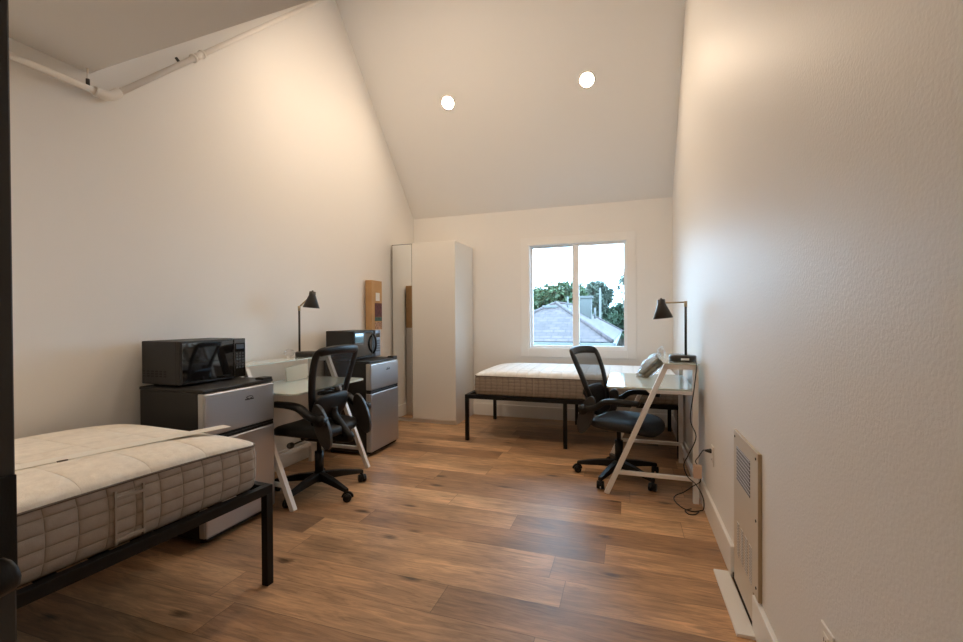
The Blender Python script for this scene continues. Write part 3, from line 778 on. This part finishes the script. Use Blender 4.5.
b = MB(); b.box((-.105, -.06, -.038), (.105, .06, .0), .016, 0, 3, R); b.box((-.10, -.055, .0), (.085, .055, .032), .014, 0, 3, R); b.build('folded_contents', M['bundle'], t)
b = MB(); q = crumple(3, (.135, .085, .062), 11); q.transform(R@Matrix.Translation((.01, 0, 0))); b.add(q, 0, True)
q = crumple(3, (.03, .035, .055), 5); q.transform(Matrix.Translation((.10, .02, .185))); b.add(q, 0, True); b.build('clear_bag', M['film'], t)
b = MB(); b.grid(lambda u, v: (.30*(u-.5), .26*(v-.5), .030*(math.sin(PI*u)*math.sin(PI*v))**.5*(1+.35*math.sin(9*u+3)*math.cos(8*v))), 20, 20); b.quad((-.15, -.13, 0), (.15, -.13, 0), (.15, .13, 0), (-.15, .13, 0))
o = b.build('folded_cloth', simple('white_cover', (.78, .76, .75), .8)); o.location = (.18, 4.95, .684); tag(o, 'folded white cover on the window bed mattress, behind the right desk', 'cloth')

# ------------------------------------------------------------------ outlets, plug and cord at the right wall
def outlet(label, y, z, src=None):
    if src: return dup(src, label, (XR, y, z), 0)
    t = thing('wall_outlet', label, 'outlet', (XR, y, z), group='white wall outlets')
    b = MB(); b.box((-.006, -.036, -.058), (0, .036, .058), .002); b.build('cover_plate', M['outlet'], t)
    for dz in (-.024, .024):
        b = MB(); b.box((-.009, -.017, dz-.017), (-.005, .017, dz+.017), .003)
        for dy in (-.006, .006): b.box((-.0095, dy-.001, dz-.004), (-.0085, dy+.001, dz+.006), 0, 1)
        b.build('socket', [M['outlet'], M['dark']], t)
    return t
o1 = outlet('white wall outlet with a black plug beside the right desk', 2.91, .42)
outlet('white wall outlet low on the right wall in the foreground', 1.322, .40, o1)
t = thing('power_cord', 'black power cord with a peach adapter looping to the outlet and floor', 'cord', (.44, 3.1, 0))
def cordpts(pts): return [(x-.44, y-3.1, z) for x, y, z in smoothpath(pts, 7)]
b = MB()
b.tube(cordpts([(.44, 3.33, .955), (.428, 3.18, .92), (.41, 3.16, .77), (.388, 3.16, .575), (.42, 3.15, .464), (.375, 3.15, .345), (.347, 3.15, .273), (.368, 3.15, .20), (.42, 3.15, .15), (.452, 3.10, .09), (.452, 3.07, .03), (.43, 3.09, .006), (.385, 3.07, .005), (.33, 3.11, .006), (.295, 3.22, .006), (.31, 3.30, .008), (.36, 3.27, .05), (.40, 3.17, .13), (.445, 3.15, .175), (.432, 3.15, .225)]), .0035, 8)
b.tube(cordpts([(.425, 3.15, .285), (.415, 3.14, .31), (.425, 3.07, .36), (.435, 2.98, .425), (.445, 2.912, .446)]), .0035, 8)
b.tube(cordpts([(.43, 3.09, .005), (.40, 3.03, .005), (.36, 3.02, .005), (.345, 3.07, .005), (.385, 3.10, .009)]), .0035, 8)
b.build('cable', M['cord'], t)
b = MB(); b.box((-.04, .02, .20), (.012, .055, .285), .006, 0, 3); b.build('adapter', M['adapter'], t)
b = MB(); b.lathe([(0, 0), (.014, 0), (.014, .006), (.006, .034), (0, .034)], 14, 0, Matrix.Translation((.0305, -.19, .446))@Matrix.Rotation(-PI/2, 4, 'Y')); b.build('plug', M['cord'], t)

# ------------------------------------------------------------------ wall heater
t = thing('wall_heater', 'beige panel wall heater with a perforated grille on the right wall', 'heater', (XR, 2.075, 0))
b = MB(); b.box((-.013, -.172, .157), (0, .226, .726), .002, 1); b.box((-.014, -.169, .158), (-.011, .224, .7255), .001, 0)
b.box((-.013, -.098, .03), (0, .226, .158), .001, 1); b.box((-.014, -.097, .031), (-.011, .224, .16), .001, 0); b.build('front_panel', [M['heater'], M['heater_side']], t)
b = MB(); b.box((-.0155, -.06, .515), (-.0135, .165, .665)); b.build('upper_grille', M['grille'], t)
b = MB()
for k in range(4):
    for (z0, z1) in ((.175, .325),):
        y0 = -.085+k*.07; b.box((-.0155, y0, z0), (-.0135, y0+.036, z1))
b.build('lower_slots', M['slot'], t)
for y, z in ((-.145, .70), (.20, .70), (-.145, .46), (-.145, .20)):
    b = MB(); b.cyl((-.0165, y, z), (-.013, y, z), .0055, 10); b.build('screw', M['grey_plastic'], t)
b = MB(); b.box((-.010, -.098, .0), (0, .275, .03)); b.build('gap_shade', M['dark'], t)  # solid dark strip, its colour standing in for shade under the panel
b = MB(); b.box((-.018, -.232, 0), (.018, .232, .014), .002)
o = b.build('trim_board', M['trim']); o.location = (.43, 2.155, 0); o.rotation_euler = (0, 0, .01); o.scale = (1.9, 1, 1)
tag(o, 'loose white trim board lying on the floor under the wall heater', 'board')

# ------------------------------------------------------------------ outside
b = MB(); b.box((-60, 6.5, -3.4), (60, 120, -3.2)); b.build('ground', M['ground'], kind='structure')
t = thing('house', 'neighbouring house with a grey hip roof outside the window', 'house', (-2.8, 14, -3.2))
def O(x, y, z): return (x+2.8, y-14, z+3.2)
FLc, FRc, BRc, BLc = (-5.15, 14, .47), (-.46, 14, .49), (-.30, 26, .47), (-5.15, 26, .47)
P1, P2 = (-2.80, 18.0, 1.86), (-2.74, 22.5, 1.92)
b = MB(); tm = bmesh.new(); V = [tm.verts.new(O(*p)) for p in (FLc, FRc, BRc, BLc, P1, P2)]
for q in ((0, 1, 4), (1, 2, 5, 4), (2, 3, 5), (3, 0, 4, 5)): tm.faces.new([V[i] for i in q])
tm.faces.new([V[3], V[2], V[1], V[0]]); bmesh.ops.recalc_face_normals(tm, faces=tm.faces[:]); b.add(tm); b.build('roof', M['shingles'], t)
b = MB(); b.tube([O(*P1), O(-.46, 14, .51)], .07, 6); b.tube([O(*P1), O(-5.15, 14, .49)], .07, 6); b.tube([O(*P1), O(*P2)], .07, 6); b.tube([O(*P2), O(*BRc)], .07, 6); b.build('ridge_caps', M['shingles'], t)
b = MB(); b.box(O(-4.85, 14.35, -3.2), O(-.8, 25.6, .44)); b.build('walls', M['stucco'], t)
b = MB(); b.box(O(-5.2, 13.88, .36), O(-.42, 14.0, .46), .01); b.box(O(-.46, 14.0, .34), O(-.34, 26, .46), .01); b.build('fascia', M['fascia'], t)
b = MB(); b.box(O(-5.2, 13.80, .30), O(-1.0, 13.9, .37), .02); b.build('gutter', M['gutter'], t)
b = MB(); b.box(O(-2.03, 19.7, .9), O(-1.52, 20.2, 2.12), .01); b.box(O(-2.08, 19.65, 2.10), O(-1.47, 20.25, 2.20), .01); b.build('chimney', M['stucco'], t)
for x, y, z0, z1, r in ((-2.45, 19, 1.5, 2.16, .035), (-1.35, 19.5, 1.2, 1.66, .045)):
    b = MB(); b.cyl(O(x, y, z0), O(x, y, z1), r, 8); b.build('vent_pipe', M['fascia'], t)
b = MB(); b.box((-.28, 0, 0), (.28, .18, .10), .01, 0, 2, Matrix.Translation(O(-2.95, 17.3, 1.64))); b.build('roof_vent', M['fascia'], t)
t = MB(); t.cyl((0, 0, 0), (0, 0, 6.18), .09, 10, r2=.06); o = t.build('utility_pole', M['pole']); o.location = (-1.54, 26.6, -3.2); tag(o, 'tall pale pole rising behind the chimney', 'pole')

def tree(label, base, blobs, leaf, trunk_r, n_leaf, lsize, seed):
    rnd = random.Random(seed)
    t = thing('tree', label, 'tree', base, group='trees beyond the house')
    bx, by, bz = base; top = max(p[2] for p, r in blobs)
    b = MB(); b.tube([(0, 0, 0), (.05, 0, (top-bz)*.45), (0, .05, (top-bz)*.8)], [trunk_r, trunk_r*.75, trunk_r*.4], 8)
    for p, r in blobs: b.tube([(0, 0, (top-bz)*.4), ((p[0]-bx)*.6, (p[1]-by)*.6, (p[2]-bz)*.85), (p[0]-bx, p[1]-by, p[2]-bz)], [trunk_r*.5, trunk_r*.3, trunk_r*.12], 6)
    b.build('trunk', M['bark'], t)
    tm = bmesh.new(); tot = sum(r*r for p, r in blobs)
    for p, r in blobs:
        for _ in range(int(n_leaf*r*r/tot)):
            d = Vector((rnd.gauss(0, 1), rnd.gauss(0, 1), rnd.gauss(0, 1))).normalized()
            c = Vector((p[0]-bx, p[1]-by, p[2]-bz))+Vector((d.x, d.y, d.z*.8))*(r*rnd.uniform(.35, 1.05))
            a = Vector((rnd.gauss(0, 1), rnd.gauss(0, 1), rnd.gauss(0, 1))).normalized()*lsize*rnd.uniform(.6, 1.3)
            e = Vector((rnd.gauss(0, 1), rnd.gauss(0, 1), rnd.gauss(0, 1))).normalized()*lsize*.5
            tm.faces.new([tm.verts.new(c+q) for q in (a, e, -a, -e)])
    b = MB(); b.add(tm); b.build('crown', leaf, t)
rt = random.Random(2)
def blob(n, cx, cy, cz, sx, sy, sz, r): return [((cx+rt.uniform(-sx, sx), cy+rt.uniform(-sy, sy), cz+rt.uniform(-sz, sz)), r*rt.uniform(.75, 1.2)) for _ in range(n)]
tree('broad green tree behind the neighbouring roof, left half of the window', (-5.2, 32, -3.2), blob(26, -5.2, 32, 2.35, 1.7, 1.2, .9, 1.0), M['leaf_a'], .3, 9000, .19, 1)
tree('rounded green tree at the left edge of the window view', (-7.6, 33, -3.2), blob(16, -7.6, 33, 1.85, 1.2, 1, 1.1, 1.0), M['leaf_a'], .3, 6000, .19, 2)
tree('low dark green tree beside the chimney', (-3.1, 34, -3.2), blob(14, -3.1, 34, 2.25, 1.0, 1, .8, .8), M['leaf_b'], .25, 5000, .19, 3)
tree('tall blue-green tree behind the pale pole', (-1.62, 28, -3.2), blob(22, -1.62, 28, 2.1, .45, .5, 1.2, .42), M['leaf_c'], .2, 4200, .13, 4)
tree('dark green tree low at the right side of the window view', (-.45, 28.2, -3.2), blob(20, -.38, 28.2, 1.1, .7, .7, .75, .5), M['leaf_b'], .2, 5000, .14, 5)
tree('sparse tree with hanging branches at the right window edge', (.2, 23, -3.2), [((-.02, 23, 3.3), .38), ((-.25, 23, 3.05), .25), ((.3, 23, 3.6), .5), ((-.42, 23, 2.72), .14), ((.1, 23, 2.8), .16), ((-.12, 23, 2.45), .12), ((-.3, 23, 2.5), .1), ((.5, 23, 3.1), .5)], M['leaf_c'], .12, 1500, .08, 6)

# ------------------------------------------------------------------ sky, camera, view
wd = bpy.data.worlds.new('World'); bpy.context.scene.world = wd; wd.use_nodes = True
bg = wd.node_tree.nodes['Background']; bg.inputs[0].default_value = (.46, .73, 1.0, 1); bg.inputs[1].default_value = 15.0

yaw, pitch, roll, f = .32315, .006623, .00626, 437.06
cy_, sy_, cp_, sp_, cr_, sr_ = math.cos(yaw), math.sin(yaw), math.cos(pitch), math.sin(pitch), math.cos(roll), math.sin(roll)
F = Vector((-sy_*cp_, cy_*cp_, -sp_)); Rt = Vector((cy_, sy_, 0)); Dn = F.cross(Rt)
R2 = cr_*Rt+sr_*Dn; D2 = -sr_*Rt+cr_*Dn
cam = bpy.data.cameras.new('camera'); co = bpy.data.objects.new('camera', cam); C.objects.link(co)
m = Matrix(((R2.x, -D2.x, -F.x, 0), (R2.y, -D2.y, -F.y, 0), (R2.z, -D2.z, -F.z, 1.25), (0, 0, 0, 1)))
co.matrix_world = m
cam.sensor_fit = 'HORIZONTAL'; cam.sensor_width = 36; cam.lens = f/963*36; cam.clip_start = .02; cam.clip_end = 300
sc = bpy.context.scene; sc.camera = co
sc.view_settings.view_transform = 'Standard'; sc.view_settings.look = 'None'; sc.view_settings.exposure = 0; sc.view_settings.gamma = 1
sc.view_settings.use_curve_mapping = False
sc.cycles.max_bounces = 10; sc.cycles.diffuse_bounces = 6; sc.cycles.glossy_bounces = 4; sc.cycles.transparent_max_bounces = 16; sc.cycles.use_denoising = True
sc.cycles.sample_clamp_indirect = 8; sc.cycles.caustics_reflective = False; sc.cycles.caustics_refractive = False
